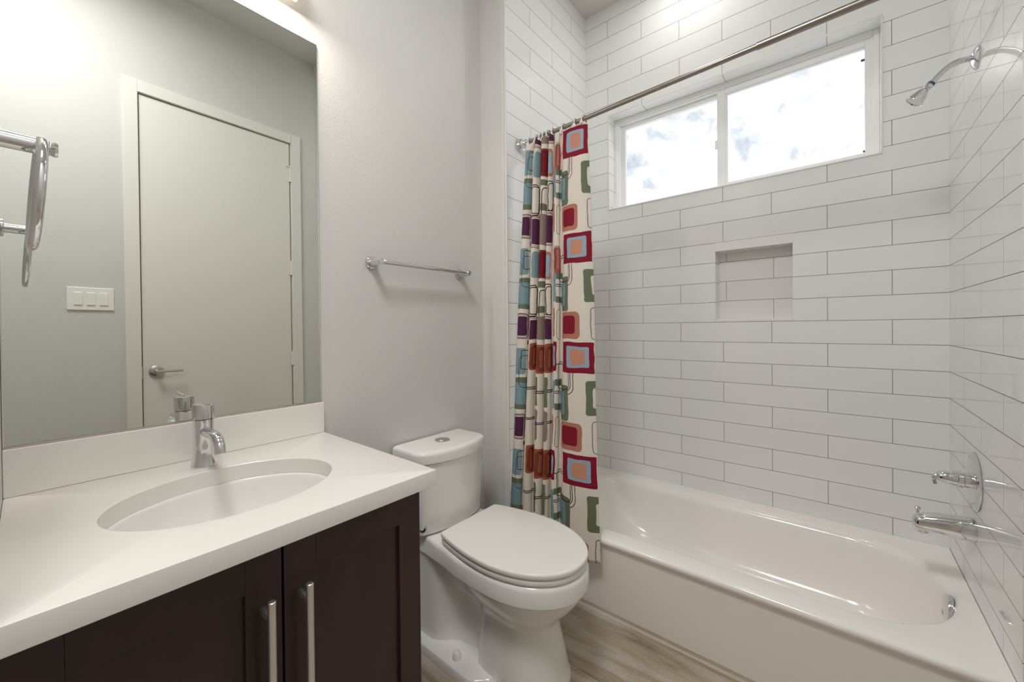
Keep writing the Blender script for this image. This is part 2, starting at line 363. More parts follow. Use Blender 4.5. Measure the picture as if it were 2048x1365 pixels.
add_lathe(bm, (1.618, 1.82, .288), (-1, 0, .10), [(0, .041), (.006, .042), (.012, .040), (.016, .030), (.017, .008)], 40)
add_box(bm, 1.598, 1.604, 1.812, 1.828, .27, .276)
obj('overflow_plate', bm, M['chrome'], tb, smooth=35)
bm = bmesh.new(); add_lathe(bm, (1.42, 1.82, .0605), (0, 0, 1), [(0, .035), (.003, .034), (.004, .02), (.012, .02)], 32); obj('drain', bm, M['chrome'], tb, smooth=35)

# ------------------------------------------------------------------ shower fittings on the right tile wall
sh = thing('wall_shower', 'chrome shower head on a bent arm from the right tiled wall', 'shower head', (XR, 1.81, 1.979))
bm = bmesh.new(); add_lathe(bm, (XR, 1.81, 1.979), (-1, 0, 0), [(0, .033), (.003, .033), (.008, .027), (.014, .015)], 32); obj('wall_flange', bm, M['chrome'], sh, smooth=35)
bm = bmesh.new(); pth = smooth_path([(XR, 1.81, 1.979), (1.645, 1.81, 1.983), (1.622, 1.81, 1.980), (1.600, 1.81, 1.965), (1.582, 1.81, 1.945), (1.577, 1.81, 1.939)], 8)
add_tube(bm, pth, .0085, 20); obj('shower_arm', bm, M['chrome'], sh, smooth=60)
ax = Vector((-.040, 0, -.046)).normalized(); b0 = Vector((1.577, 1.81, 1.940))
bm = bmesh.new(); add_lathe(bm, b0, ax, [(-.002, .0095), (.003, .0105), (.005, .0105)], 24); obj('gasket', bm, M['blue_gasket'], sh, smooth=35)
bm = bmesh.new(); add_lathe(bm, b0+ax*.005, ax, [(0, .010), (.002, .0105), (.010, .0105), (.011, .008), (.014, .008), (.016, .0105), (.021, .0140), (.054, .0245), (.056, .0240), (.054, .0225)], 40); obj('spray_head', bm, M['chrome'], sh, smooth=35)
bm = bmesh.new(); add_lathe(bm, b0+ax*.055, ax, [(0, .0222), (.003, .0215)], 32); obj('spray_face', bm, mat('grey_nozzle_face', srgb(120, 120, 122), .4, .6), sh)

vl = thing('shower_valve', 'round chrome shower valve plate with lever handle on the tiled wall', 'shower valve', (XR, 1.841, .697))
bm = bmesh.new(); add_lathe(bm, (XR, 1.841, .697), (-1, 0, 0), [(0, .088), (.002, .089), (.005, .085), (.008, .070), (.009, .028)], 56); obj('escutcheon', bm, M['chrome'], vl, smooth=30)
bm = bmesh.new(); add_lathe(bm, (XR-.006, 1.841, .697), (-1, 0, 0), [(0, .024), (.002, .024), (.018, .0235), (.020, .026), (.030, .026), (.032, .0225), (.044, .022)], 40); obj('valve_stem', bm, M['chrome'], vl, smooth=30)
bm = bmesh.new(); add_lathe(bm, (XR-.048, 1.841, .697), (-1, 0, 0), [(0, .020), (.015, .020), (.028, .017), (.036, .010), (.039, .003)], 40)
add_tube(bm, smooth_path([(1.600, 1.838, .700), (1.588, 1.836, .698), (1.584, 1.835, .686), (1.586, 1.834, .672)], 5), [.007]*10+[.005]*6, 12)
obj('lever_handle', bm, M['chrome'], vl, smooth=35)

sp = thing('tub_spout', 'chrome tub spout with diverter knob below the round shower valve', 'tub spout', (XR, 1.841, .545))
def spout_ring(x, zc, hw, hh, p=2.6):
    out = []
    for i in range(32):
        a = 2*PI*i/32; c_, s_ = math.cos(a), math.sin(a); rr = (abs(c_)**p+abs(s_)**p)**(-1/p)
        out.append((x, 1.841+hw*c_*rr, zc+hh*s_*rr))
    return out
bm = bmesh.new(); loft(bm, [spout_ring(XR, .546, .031, .035), spout_ring(1.660, .546, .031, .035), spout_ring(1.63, .5455, .030, .033), spout_ring(1.59, .5435, .028, .030), spout_ring(1.562, .5405, .0265, .027), spout_ring(1.548, .537, .025, .0255), spout_ring(1.540, .5345, .022, .0225), spout_ring(1.5355, .532, .016, .017), spout_ring(1.534, .531, .007, .009)])
add_lathe(bm, (1.555, 1.841, .530), (0, 0, -1), [(0, .019), (.022, .018), (.024, .016)], 28)
obj('spout_body', bm, M['chrome'], sp, smooth=45)
bm = bmesh.new(); add_lathe(bm, (1.547, 1.841, .566), (0, 0, 1), [(0, .004), (.010, .004), (.012, .008), (.017, .0085), (.019, .006)], 20); obj('diverter_knob', bm, M['chrome'], sp, smooth=35)

# ------------------------------------------------------------------ curtain rod, rings, curtain
RA, RB = Vector((XL, 1.532, 2.070)), Vector((XR, 1.498, 2.097)); RD = (RB-RA)
rod = thing('curtain_rod', 'satin metal shower curtain rod spanning the alcove in front of the window', 'curtain rod', tuple(RA))
bm = bmesh.new(); add_tube(bm, [RA+RD*.01, RA+RD*.66], .0095, 24); obj('inner_tube', bm, M['rod'], rod, smooth=50)
bm = bmesh.new(); add_tube(bm, [RA+RD*.655, RA+RD*.992], .0120, 24); obj('outer_tube', bm, M['rod'], rod, smooth=50)
dn = RD.normalized()
for b_, d_ in ((RA, dn), (RB, -dn)):
    bm = bmesh.new(); add_lathe(bm, b_, d_, [(0, .030), (.006, .030), (.009, .026), (.011, .029), (.018, .027), (.022, .020), (.05, .017), (.055, .014)], 36); obj('end_flange', bm, M['chrome'], rod, smooth=30)

CP = [(0.0,.012),(.02,-.004),(.06,-.020),(.115,-.016),(.145,.004),(.135,.020),
(.155,.022),(.175,.004),(.20,-.016),(.245,-.018),(.265,.002),(.258,.019),
(.28,.021),(.30,.004),(.325,-.018),(.36,-.018),(.385,.002),(.375,.018),
(.40,.018),(.41,.0),(.43,-.016),(.455,-.014),(.475,.002),(.468,.018),
(.49,.020),(.505,.006),(.53,-.012),(.56,-.016),(.585,-.004),(.58,.012),
(.60,.016),(.625,.004),(.67,-.008),(.75,-.014),(.85,-.012),(.94,-.004),(.985,.006),(1.0,.012)]
def fold_path(n):
    P = CP; t = [0]; d = lambda a, b: math.hypot((a[0]-b[0])*.42, a[1]-b[1])
    for i in range(1, len(P)): t.append(t[-1]+d(P[i], P[i-1])**.5)
    out = []
    for k in range(n):
        a = t[-1]*k/(n-1); i = 0
        while i < len(P)-2 and t[i+1] < a: i += 1
        f = (a-t[i])/(t[i+1]-t[i]); q = [P[max(i-1, 0)], P[i], P[i+1], P[min(i+2, len(P)-1)]]
        out.append(tuple(.5*((2*q[1][c])+(-q[0][c]+q[2][c])*f+(2*q[0][c]-5*q[1][c]+4*q[2][c]-q[3][c])*f*f+(-q[0][c]+3*q[1][c]-3*q[2][c]+q[3][c])*f**3) for c in (0, 1)))
    s = [0]
    for i in range(1, n): s.append(s[-1]+d(out[i], out[i-1]))
    return out, s
TOPZ = 2.050
RINGT = [.03, .17, .235, .29, .37, .445, .62, .80, .93]      # where the rings grip (fraction of the width)
def build_curtain():
    nu, nv = 320, 130; pts, s = fold_path(nu)
    verts, uvs = [], []
    for j in range(nv):
        k = j/(nv-1)
        for i in range(nu):
            fx, fy = pts[i]
            ring = min(abs(fx-r_) for r_ in RINGT)
            ztop = TOPZ + .018*k*0 - .012*min(1, ring/.05)+.014*fx
            zb = .238+.006*math.sin(fx*21)
            z = ztop+(zb-ztop)*k
            kk = (TOPZ-z)/1.79
            xl = .20-.047*min(1, kk*1.1); xr = .530+.085*kk
            yb = 1.512-.090*kk
            amp = 1.0 - .25*(1-min(1, kk*8)) + .12*math.sin(kk*5+fx*6)
            if kk > .85: amp *= 1-.25*(kk-.85)/.15
            wob = .0025*math.sin(fx*17+kk*9)
            x = xl+(xr-xl)*fx + wob*(.3 if fx < .03 else 1)
            y = yb+fy*amp
            verts.append((x, y, z)); uvs.append((s[i], z))
    faces = [(j*nu+i, j*nu+i+1, (j+1)*nu+i+1, (j+1)*nu+i) for j in range(nv-1) for i in range(nu-1)]
    me = bpy.data.meshes.new('shower_curtain'); me.from_pydata(verts, [], faces)
    uv = me.uv_layers.new(name='fabric')
    for p in me.polygons:
        p.use_smooth = True
        for li in p.loop_indices: uv.data[li].uv = uvs[me.loops[li].vertex_index]
    return me

def curtain_mat():
    m = bpy.data.materials.new('printed_polyester_curtain'); m.use_nodes = True; nt = m.node_tree; b = nt.nodes['Principled BSDF']; N = nt.nodes.new; L = nt.links.new
    def math_(op, a, b_=None, c_=None):
        n = N('ShaderNodeMath'); n.operation = op
        for i, v in enumerate((a, b_, c_)):
            if v is None: continue
            if isinstance(v, (int, float)): n.inputs[i].default_value = v
            else: L(v, n.inputs[i])
        return n.outputs[0]
    uv = N('ShaderNodeUVMap'); uv.uv_map = 'fabric'
    nz = N('ShaderNodeTexNoise'); nz.inputs['Scale'].default_value = 14; nz.inputs['Detail'].default_value = 1; L(uv.outputs[0], nz.inputs['Vector'])
    d0 = N('ShaderNodeVectorMath'); d0.operation = 'SUBTRACT'; L(nz.outputs['Color'], d0.inputs[0]); d0.inputs[1].default_value = (.5, .5, .5)
    d1 = N('ShaderNodeVectorMath'); d1.operation = 'SCALE'; L(d0.outputs[0], d1.inputs[0]); d1.inputs['Scale'].default_value = .012
    d2 = N('ShaderNodeVectorMath'); d2.operation = 'ADD'; L(d1.outputs[0], d2.inputs[0]); L(uv.outputs[0], d2.inputs[1])
    sp_ = N('ShaderNodeSeparateXYZ'); L(d2.outputs[0], sp_.inputs[0]); s_, z_ = sp_.outputs[0], sp_.outputs[1]
    P_ = .463
    t = math_('DIVIDE', math_('SUBTRACT', 1.585, z_), P_); dd = math_('MULTIPLY', math_('FRACT', t), P_)
    up = math_('GREATER_THAN', z_, 1.13); low = math_('LESS_THAN', z_, .45)
    dd2 = math_('MULTIPLY', math_('FRACT', math_('SUBTRACT', t, .045/P_)), P_)
    cb = N('ShaderNodeCombineXYZ'); L(s_, cb.inputs[0]); L(dd, cb.inputs[1]); pos = cb.outputs[0]
    cb2 = N('ShaderNodeCombineXYZ'); L(s_, cb2.inputs[0]); L(dd2, cb2.inputs[1]); pos2 = cb2.outputs[0]
    lo = math_('SUBTRACT', 1.0, up)
    def dist(s0, s1, d0_, d1_, r, half=None):
        r = min(r, (s1-s0)/2-.0005, (d1_-d0_)/2-.0005)
        a = N('ShaderNodeVectorMath'); a.operation = 'SUBTRACT'; L(pos2 if half is up else pos, a.inputs[0]); a.inputs[1].default_value = ((s0+s1)/2, (d0_+d1_)/2, 0)
        c_ = N('ShaderNodeVectorMath'); c_.operation = 'ABSOLUTE'; L(a.outputs[0], c_.inputs[0])
        e_ = N('ShaderNodeVectorMath'); e_.operation = 'SUBTRACT'; L(c_.outputs[0], e_.inputs[0]); e_.inputs[1].default_value = ((s1-s0)/2-r, (d1_-d0_)/2-r, 0)
        f_ = N('ShaderNodeVectorMath'); f_.operation = 'MAXIMUM'; L(e_.outputs[0], f_.inputs[0]); f_.inputs[1].default_value = (0, 0, 0)
        g_ = N('ShaderNodeVectorMath'); g_.operation = 'LENGTH'; L(f_.outputs[0], g_.inputs[0])
        return g_.outputs['Value'], r
    state = {'c': None}
    def paint(mask, col):
        mx = N('ShaderNodeMix'); mx.data_type = 'RGBA'; L(mask, mx.inputs[0])
        if state['c'] is None: mx.inputs[6].default_value = srgb(236, 229, 219)
        else: L(state['c'], mx.inputs[6])
        mx.inputs[7].default_value = col; state['c'] = mx.outputs[2]
    def fill(s0, s1, a, b2, col, r=.012, half=None):
        v, r = dist(s0, s1, a, b2, r, half); mk = math_('LESS_THAN', v, r)
        if half is not None: mk = math_('MULTIPLY', mk, half)
        paint(mk, col)
    def line(s0, s1, a, b2, col, r=.02, w=.0017, half=None):
        v, r = dist(s0, s1, a, b2, r, half); mk = math_('COMPARE', v, r, w)
        if half is not None: mk = math_('MULTIPLY', mk, half)
        paint(mk, col)
    RED, BLUE, ORG = srgb(146, 28, 52), srgb(168, 186, 204), srgb(212, 156, 132)
    GRN, SKY, SAL = srgb(118, 130, 104), srgb(142, 170, 178), srgb(196, 134, 112)
    RUST, TAU, PUR, PLUM, ROSE, IV, GRY = srgb(172, 96, 72), srgb(156, 136, 126), srgb(92, 44, 82), srgb(66, 34, 44), srgb(196, 122, 118), srgb(236, 229, 219), srgb(120, 118, 108)
    # panel f
    for k in (0, .009): line(.46+k, .600+k*1.5, .10, .215+k, PLUM, .03)
    fill(.528, .590, .185, .335, GRN, .012); fill(.52, .568, .212, .310, SKY, .010)
    line(.50, .592, .09, .205, PLUM, .02, .0016)
    fill(.538, .648, .338, .452, SAL, .020); fill(.553, .627, .355, .432, RED, .014)
    fill(.668, .75, .160, .300, GRN, .012); fill(.700, .76, .188, .272, IV, .010)
    line(.695, .73, .325, .452, GRY, .012)
    fill(.556, .708, .002, .130, RED, .004); fill(.582, .686, .020, .108, BLUE, .008); fill(.602, .668, .032, .096, ORG, .014)
    fill(.596, .668, .345, .455, SAL, .016, low); fill(.59, .640, .362, .436, RED, .014, low)
    # strip e
    fill(.440, .490, .002, .128, RED, .006, lo); fill(.452, .483, .02, .106, BLUE, .008, lo)
    fill(.474, .522, .010, .130, ROSE, .012, up)
    for k in (0, .006, .011): line(.480+k*.6, .515-k*.3, .0+k, .118-k, srgb(150, 70, 66), .014, .0016, up)
    fill(.485, .54, .165, .192, GRN, .004); fill(.485, .54, .268, .296, GRN, .004); fill(.462, .486, .17, .29, SKY, .006)
    fill(.462, .480, .315, .445, SAL, .012); line(.490, .518, .325, .455, GRY, .014, .0012)
    # strip d
    fill(.36, .405, .02, .145, SAL, .014, up); fill(.372, .400, .035, .13, BLUE, .008, up)
    fill(.372, .440, .012, .140, RUST, .016, lo)
    for k in (0, .005, .010): line(.384+k, .424-k*.6, .026+k*.8, .128-k, srgb(112, 40, 34), .014, .0016, lo)
    for k in (0, .010): line(.372+k, .412+k*.5, .165+k, .30, PLUM, .014, .0022, up)
    for a in (.212, .220, .350, .357): fill(.34, .45, a, a+.0042, PLUM, .001, lo)
    fill(.374, .412, .318, .445, PUR, .008, up); line(.366, .419, .308, .455, PLUM, .014, .0014, up); line(.370, .416, .312, .450, SAL, .012, .0016, up)
    fill(.366, .392, .16, .29, GRN, .006, lo); fill(.366, .394, .305, .44, TAU, .016, lo)
    # strip c
    fill(.266, .324, .008, .136, srgb(150, 62, 58), .012, up); fill(.278, .312, .022, .118, srgb(140, 30, 44), .010, up)
    for k in (0, .005, .010): line(.274+k, .316-k*.6, .018+k*.8, .128-k, srgb(96, 26, 36), .012, .0016, up)
    fill(.262, .330, .150, .178, GRN, .006, up); fill(.262, .330, .262, .292, GRN, .006, up); line(.284, .34, .19, .33, PLUM, .014, .0022, up)
    fill(.270, .322, .308, .448, TAU, .012, up)
    fill(.268, .330, .015, .145, RUST, .014, lo)
    for k in (0, .005, .010): line(.280+k, .320-k*.6, .028+k*.8, .132-k, srgb(112, 40, 34), .014, .0016, lo)
    fill(.262, .284, .16, .29, GRN, .006, lo); fill(.262, .286, .305, .44, TAU, .016, lo)
    for a in (.222, .230, .362, .369): fill(.24, .345, a, a+.0042, PLUM, .001, lo)
    # strip b
    fill(.168, .235, .010, .130, SKY, .016, up)
    for k in (0, .009): line(.150+k, .202+k*.6, .165+k, .305-k, PLUM, .016, .0023, up)
    fill(.166, .212, .322, .440, PUR, .006, up); line(.158, .220, .308, .455, PLUM, .012, .0015, up); line(.162, .216, .314, .448, SAL, .010, .0020, up)
    fill(.170, .235, .008, .132, RUST, .012, lo)
    for k in (0, .005, .010): line(.180+k, .216-k*.6, .020+k*.8, .122-k, srgb(112, 40, 34), .014, .0016, lo)
    for a in (.208, .216, .345, .352): fill(.13, .235, a, a+.0042, PLUM, .001, lo)
    # strip a and the far-left edge
    fill(.03, .085, .035, .155, SKY, .012); line(.062, .115, .045, .130, PLUM, .008, .0016)
    fill(.02, .100, .170, .315, GRN, .006); fill(.02, .100, .194, .292, SKY, .004)
    line(.055, .13, .07, .215, PLUM, .02, .0012)
    fill(.040, .085, .350, .440, PUR, .006); line(.033, .092, .338, .452, PLUM, .012, .0015); line(.037, .088, .343, .447, TAU, .010, .0022)
    fill(.098, .125, .30, .42, SAL, .012); fill(.09, .125, .0, .02, RED, .004)
    L(state['c'], b.inputs['Base Color']); b.inputs['Roughness'].default_value = .7; b.inputs['Specular IOR Level'].default_value = .25
    wv = N('ShaderNodeTexNoise'); wv.inputs['Scale'].default_value = 700; L(uv.outputs[0], wv.inputs['Vector'])
    bp = N('ShaderNodeBump'); bp.inputs['Strength'].default_value = .15; bp.inputs['Distance'].default_value = .0006; L(wv.outputs['Fac'], bp.inputs['Height']); L(bp.outputs[0], b.inputs['Normal'])
    tr = N('ShaderNodeBsdfTranslucent'); L(state['c'], tr.inputs[0]); mx = N('ShaderNodeMixShader'); mx.inputs[0].default_value = .30
    L(b.outputs[0], mx.inputs[1]); L(tr.outputs[0], mx.inputs[2]); L(mx.outputs[0], nt.nodes['Material Output'].inputs[0])
    return m
me = build_curtain(); me.materials.append(curtain_mat())
cu = bpy.data.objects.new('shower_curtain', me); C.objects.link(cu)
tag(cu, 'shower curtain printed with red, green, blue and rust rounded squares, gathered left', 'shower curtain')
mod = cu.modifiers.new('thickness', 'SOLIDIFY'); mod.thickness = .0012; mod.offset = 0

def rod_at(x): return RA+RD*((x-XL)/(XR-XL))
names = ['nearest the rod end flange on the tiled wall', 'second from the left end of the rod', 'third from the left end of the rod', 'fourth from the left end of the rod',
         'fifth from the left, middle of the row of nine', 'fourth from the right of the row of nine', 'third from the right, above a pale fold', 'second from the right, at the top red square', 'rightmost of the row, nearest the window']
ring0 = None
for k, fx in enumerate(RINGT):
    x = .20+.33*fx; c_ = rod_at(x)
    if ring0 is None:
        ring0 = bpy.data.objects.new('curtain_ring', None); ring0.empty_display_size = .02; C.objects.link(ring0); ring0.location = c_
        bm = bmesh.new(); pp = []
        for i in range(36):
            a = 2*PI*i/36; rz = .019 if math.sin(a) > 0 else .034
            pp.append(Vector(c_)+Vector((.002*math.sin(a*2), .0165*math.cos(a), rz*math.sin(a)-.002)))
        add_tube(bm, pp, .0030, 8, closed=True)
        obj('hoop', bm, M['ring_plastic'], ring0, smooth=60)
        bm = bmesh.new(); add_lathe(bm, Vector(c_)+Vector((0, -.0185, -.020)), (0, -1, 0), [(0, .006), (.003, .0075), (.005, .004)], 12); obj('button', bm, M['ring_plastic'], ring0, smooth=40)
        r_ = ring0
    else:
        r_ = ring0.copy(); C.objects.link(r_); r_.location = c_
        for ch in list(ring0.children):
            q = ch.copy(); C.objects.link(q); q.parent = r_
    r_.rotation_euler = (0, 0, math.radians([12, -8, 5, 10, -6, 8, -5, 12, -10][k]))
    tag(r_, 'white plastic curtain ring, '+names[k], 'curtain ring', 'curtain rings on the rod')
# children of the ring keep their offset: the mesh is stored relative to the first ring's own place
# ------------------------------------------------------------------ toilet
TY = 1.085
to = thing('toilet', 'white two-piece toilet with closed lid between vanity and tub', 'toilet', (.35, TY, 0))
def outline(keys, z, xb, xf, nose=.16, n=28, p=2.1, smo=True):
    """plan outline: half width keys [(x, w)], rounded nose at xf, flat back at xb; z level"""
    def hw(x):
        for (xa, wa), (xb_, wb_) in zip(keys, keys[1:]):
            if x <= xb_:
                f = max(0, (x-xa)/(xb_-xa)); f = f*f*(3-2*f) if smo else f; return wa+(wb_-wa)*f
        return keys[-1][1]
    xs_ = [xb+(xf-nose-xb)*i/(n-1) for i in range(n)]
    w1 = hw(xf-nose); R_ = [(x, hw(x)) for x in xs_]
    for i in range(1, n):
        a = PI/2*i/(n-1); R_.append((xf-nose+nose*math.sin(a)**(2/p)*1.0, w1*max(0, math.cos(a))**(2/p)))
    pts = [(x, TY-w, z) for x, w in R_]+[(x, TY+w, z) for x, w in R_[-2::-1]]
    return pts
bm = bmesh.new()
lv = [  # z, back, front, nose, keys
 (0.000, .06, .662, .13, [(.06, .170), (.16, .188), (.40, .190), (.47, .150), (.50, .132), (.53, .130)]),
 (0.022, .06, .661, .13, [(.06, .170), (.16, .188), (.40, .190), (.47, .148), (.50, .130), (.53, .128)]),
 (0.030, .065, .657, .13, [(.06, .165), (.16, .183), (.40, .185), (.46, .142), (.49, .126), (.53, .126)]),
 (0.034, .07, .655, .13, [(.06, .150), (.18, .148), (.285, .084), (.355, .070), (.395, .120), (.43, .128), (.52, .127)]),
 (0.060, .07, .650, .13, [(.06, .149), (.18, .147), (.285, .080), (.355, .066), (.395, .118), (.43, .126), (.52, .123)]),
 (0.130, .07, .636, .125, [(.06, .148), (.18, .145), (.285, .070), (.355, .058), (.395, .110), (.43, .117), (.51, .112)]),
 (0.200, .07, .624, .12, [(.06, .148), (.18, .144), (.285, .070), (.350, .060), (.395, .098), (.43, .106), (.50, .102)]),
 (0.222, .07, .630, .12, [(.06, .148), (.18, .144), (.285, .076), (.345, .076), (.395, .100), (.43, .108), (.51, .106)]),
 (0.250, .065, .658, .14, [(.06, .148), (.17, .144), (.27, .098), (.34, .106), (.42, .124), (.51, .130)]),
 (0.290, .055, .695, .19, [(.05, .148), (.16, .144), (.25, .120), (.34, .134), (.42, .152), (.50, .155)]),
 (0.326, .045, .718, .23, [(.04, .149), (.14, .146), (.23, .142), (.34, .156), (.43, .170), (.48, .170)]),
 (0.340, .040, .721, .24, [(.03, .149), (.14, .148), (.22, .148), (.34, .164), (.43, .174), (.48, .174)]),
 (0.345, .035, .730, .25, [(.03, .154), (.14, .154), (.24, .163), (.36, .180), (.43, .184), (.48, .184)]),
 (0.392, .030, .731, .25, [(.03, .150), (.14, .150), (.24, .164), (.36, .182), (.43, .185), (.48, .185)]),
 (0.402, .030, .727, .25, [(.03, .148), (.14, .148), (.24, .160), (.36, .178), (.43, .181), (.48, .181)]),
 (0.406, .034, .719, .245, [(.03, .142), (.14, .142), (.24, .153), (.36, .170), (.43, .173), (.474, .173)]),
]
loft(bm, [outline(k, z, a, b_, no) for z, a, b_, no, k in lv])
obj('bowl', bm, M['white_gloss'], to, smooth=45)
for sgn in (-1, 1):
    bm = bmesh.new(); add_lathe(bm, (.315, TY+sgn*.148, .028), (0, 0, 1), [(0, .0155), (.012, .0155), (.024, .012), (.029, .006), (.030, .001)], 24); obj('bolt_cap', bm, M['white_gloss'], to, smooth=60)
def seat_ring(z, d, xb=.236, xf=.726, W=.1845):
    """egg-shaped seat outline, d = inset"""
    h = []; n = 44; xm = .47
    for i in range(n+1):
        u = i/n
        if u < .5: x = xb+d+(xm-xb-d)*(u/.5); w = .150+(W-.150)*math.sin(PI/2*(x-xb)/(xm-xb)); w -= d
        else: a = PI/2*(u-.5)/.5; x = xm+(xf-d-xm)*math.sin(a); w = (W-d)*max(0, math.cos(a))**.93
        h.append((x, w))
    h = [(h[0][0]+.012, 0*h[0][1]+h[0][1]-.0)] and h
    x0_, w0_ = h[0]; rc = min(.012, w0_*.5); cor = [(x0_+rc-rc*math.cos(PI/2*k/5), w0_-rc+rc*math.sin(PI/2*k/5)) for k in range(5)]
    h = cor+[p for p in h if p[0] > x0_+rc]
    while len(h) < 48: h.insert(len(h)-2, ((h[-3][0]+h[-2][0])/2, (h[-3][1]+h[-2][1])/2))
    h = h[-48:]
    return [(x, TY-w, z) for x, w in h]+[(x, TY+w, z) for x, w in h[-2::-1]]
def slab(z0, z1, r=.006, xb=.236, xf=.726, W=.1845, top=0):
    bm = bmesh.new()
    L_ = [(r*.6, z0), (r*.15, z0+r*.3), (0, z0+r), (0, z1-r), (r*.15, z1-r*.4), (r*.6, z1-r*.08), (r*1.5, z1)]
    L_ = [seat_ring(z, d, xb, xf, W) for d, z in L_]
    if top: L_ += [seat_ring(z1+top, .05, xb, xf, W), seat_ring(z1+top*1.4, .11, xb, xf, W)]
    loft(bm, L_); return bm
obj('seat', slab(.4085, .4270), M['seat'], to, smooth=50)
obj('lid', slab(.4290, .4480, .007, .232, .729, .187, .002), M['seat'], to, smooth=50)
for sgn in (-1, 1):
    obj('seat_hinge', box(.205, .245, TY+sgn*.075-.022, TY+sgn*.075+.022, .4065, .430, bev=.006), M['seat'], to)
# tank: bow-front plan
def tankring(z, hw, dside, dmid, xb=.012, n=24, rc=.02):
    pts = [(xb, TY-hw, z)]
    pts += [(xb+dside*.6, TY-hw, z)]
    for i in range(n+1):
        f = -1+2*i/n; x = dside+(dmid-dside)*(1-abs(f)**2.2)
        y = hw*f
        if abs(f) > .90: y = hw*math.copysign(.90+.10*math.sin((abs(f)-.90)/.10*PI/2), f); x -= rc*(1-math.cos((abs(f)-.90)/.10*PI/2))
        pts.append((xb+x, TY+y, z))
    pts += [(xb+dside*.6, TY+hw, z), (xb, TY+hw, z)]
    return pts
TY = 1.072
bm = bmesh.new(); loft(bm, [tankring(.407, .156, .130, .165), tankring(.414, .163, .138, .175), tankring(.50, .170, .142, .186), tankring(.680, .176, .145, .197)]); obj('tank', bm, M['white_gloss'], to, smooth=40)
bm = bmesh.new(); loft(bm, [tankring(.6825, .175, .146, .199), tankring(.684, .180, .151, .205), tankring(.712, .181, .152, .206), tankring(.721, .179, .150, .204), tankring(.7255, .173, .144, .198), tankring(.7275, .160, .130, .184)]); obj('tank_lid', bm, M['white_gloss'], to, smooth=50)
bm = bmesh.new(); add_lathe(bm, (.098, TY-.004, .7272), (0, 0, 1), [(0, .030), (.003, .030), (.0045, .028), (.0045, .025), (.0055, .024)], 36); obj('flush_button', bm, M['nickel'], to, smooth=35)

# ------------------------------------------------------------------ vanity
CF = .592; CY1 = .625; CZ0, CZ1 = .8036, .8418
va = thing('vanity_cabinet', 'dark espresso wood two-door vanity cabinet under the white countertop', 'cabinet', (.29, .28, 0))
bm = bmesh.new()
add_box(bm, .004, .540, .580, .599, .10, CZ0-.001, bev=.001); add_box(bm, .004, .540, YL+.003, -.016, .10, CZ0-.001)
add_box(bm, .004, .540, -.016, .58, .10, .118); add_box(bm, .004, .016, -.016, .58, .118, CZ0-.001)
add_box(bm, .520, .540, -.016, .58, .775, CZ0-.001); add_box(bm, .44, .46, YL+.003, .58, .001, .10); add_box(bm, .02, .46, .560, .599, .001, .10)
add_box(bm, .520, .5395, .268, .308, .118, .775)
obj('carcass', bm, M['wood'], va)
def shaker(y0, y1, z0=.115, z1=.793):
    bm = bmesh.new(); x0, x1 = .5415, .5615; st = .058
    add_box(bm, x0, x1, y0, y0+st, z0, z1, bev=.0012); add_box(bm, x0, x1, y1-st, y1, z0, z1, bev=.0012)
    add_box(bm, x0, x1, y0+st, y1-st, z1-st-.005, z1, bev=.0008); add_box(bm, x0, x1, y0+st, y1-st, z0, z0+st, bev=.0008)
    add_box(bm, x0+.002, x1-.009, y0+st-.004, y1-st+.004, z0+st-.004, z1-st); return bm
for y0, y1, hy_ in ((YL+.004, .2885, .2585), (.2925, .5975, .3215)):
    d = obj('door', shaker(y0, y1), M['wood'], va)
    bm = bmesh.new(); xh = .600
    add_lathe(bm, (xh, hy_, .722), (0, 0, -1), [(0, .0050), (.0015, .0065), (.340, .0065), (.3415, .005)], 20)
    for zz in (.690, .422): add_lathe(bm, (.5615, hy_, zz), (1, 0, 0), [(0, .0066), (.036, .0058)], 16)
    obj('handle', bm, M['steel'], d, smooth=40)
# countertop with oval cut-out
SX, SY, SA, SB = .321, .281, .163, .205
ct = thing('countertop', 'white quartz vanity countertop with oval basin cut-out', 'countertop', (.3, .3, CZ0))
def rect_pt(a, x0, x1, y0, y1):
    dx, dy = math.cos(a), math.sin(a); t_ = min(((x1 if dx > 0 else x0)-SX)/dx if abs(dx) > 1e-9 else 9, ((y1 if dy > 0 else y0)-SY)/dy if abs(dy) > 1e-9 else 9)
    return SX+dx*t_, SY+dy*t_
x0, x1, y0, y1 = .001, CF, YL+.0005, CY1
angs = sorted([2*PI*i/96 for i in range(96)]+[math.atan2(b_-SY, a_-SX) % (2*PI) for a_ in (x0, x1) for b_ in (y0, y1)])
bm = bmesh.new(); bv = .002
def rr_(ins, z): return [(*rect_pt(a, x0+ins, x1-ins, y0+ins, y1-ins), z) for a in angs]
# corner-exact rectangle rings: reuse the unshrunk directions, clamp to the shrunk rectangle
def rc_(ins, z): return [(min(max(p[0], x0+ins), x1-ins), min(max(p[1], y0+ins), y1-ins), z) for p in rr_(0, z)]
def el(k, z): return [(SX+(SA+k)*math.cos(math.atan2(math.sin(a)/1, math.cos(a)))*1/math.sqrt(1) if False else SX+math.cos(a)*((SA+k)*(SB+k)/math.hypot((SB+k)*math.cos(a), (SA+k)*math.sin(a))), SY+math.sin(a)*((SA+k)*(SB+k)/math.hypot((SB+k)*math.cos(a), (SA+k)*math.sin(a))), z) for a in angs]
R_ = loft(bm, [el(0, CZ0), rc_(.001, CZ0), rc_(0, CZ0+.001), rc_(0, CZ1-bv), rc_(bv*.3, CZ1-bv*.3), rc_(bv, CZ1), el(.0015, CZ1), el(0, CZ1-.0015), el(0, CZ0)], False, False)
bmesh.ops.remove_doubles(bm, verts=bm.verts[:], dist=1e-6)
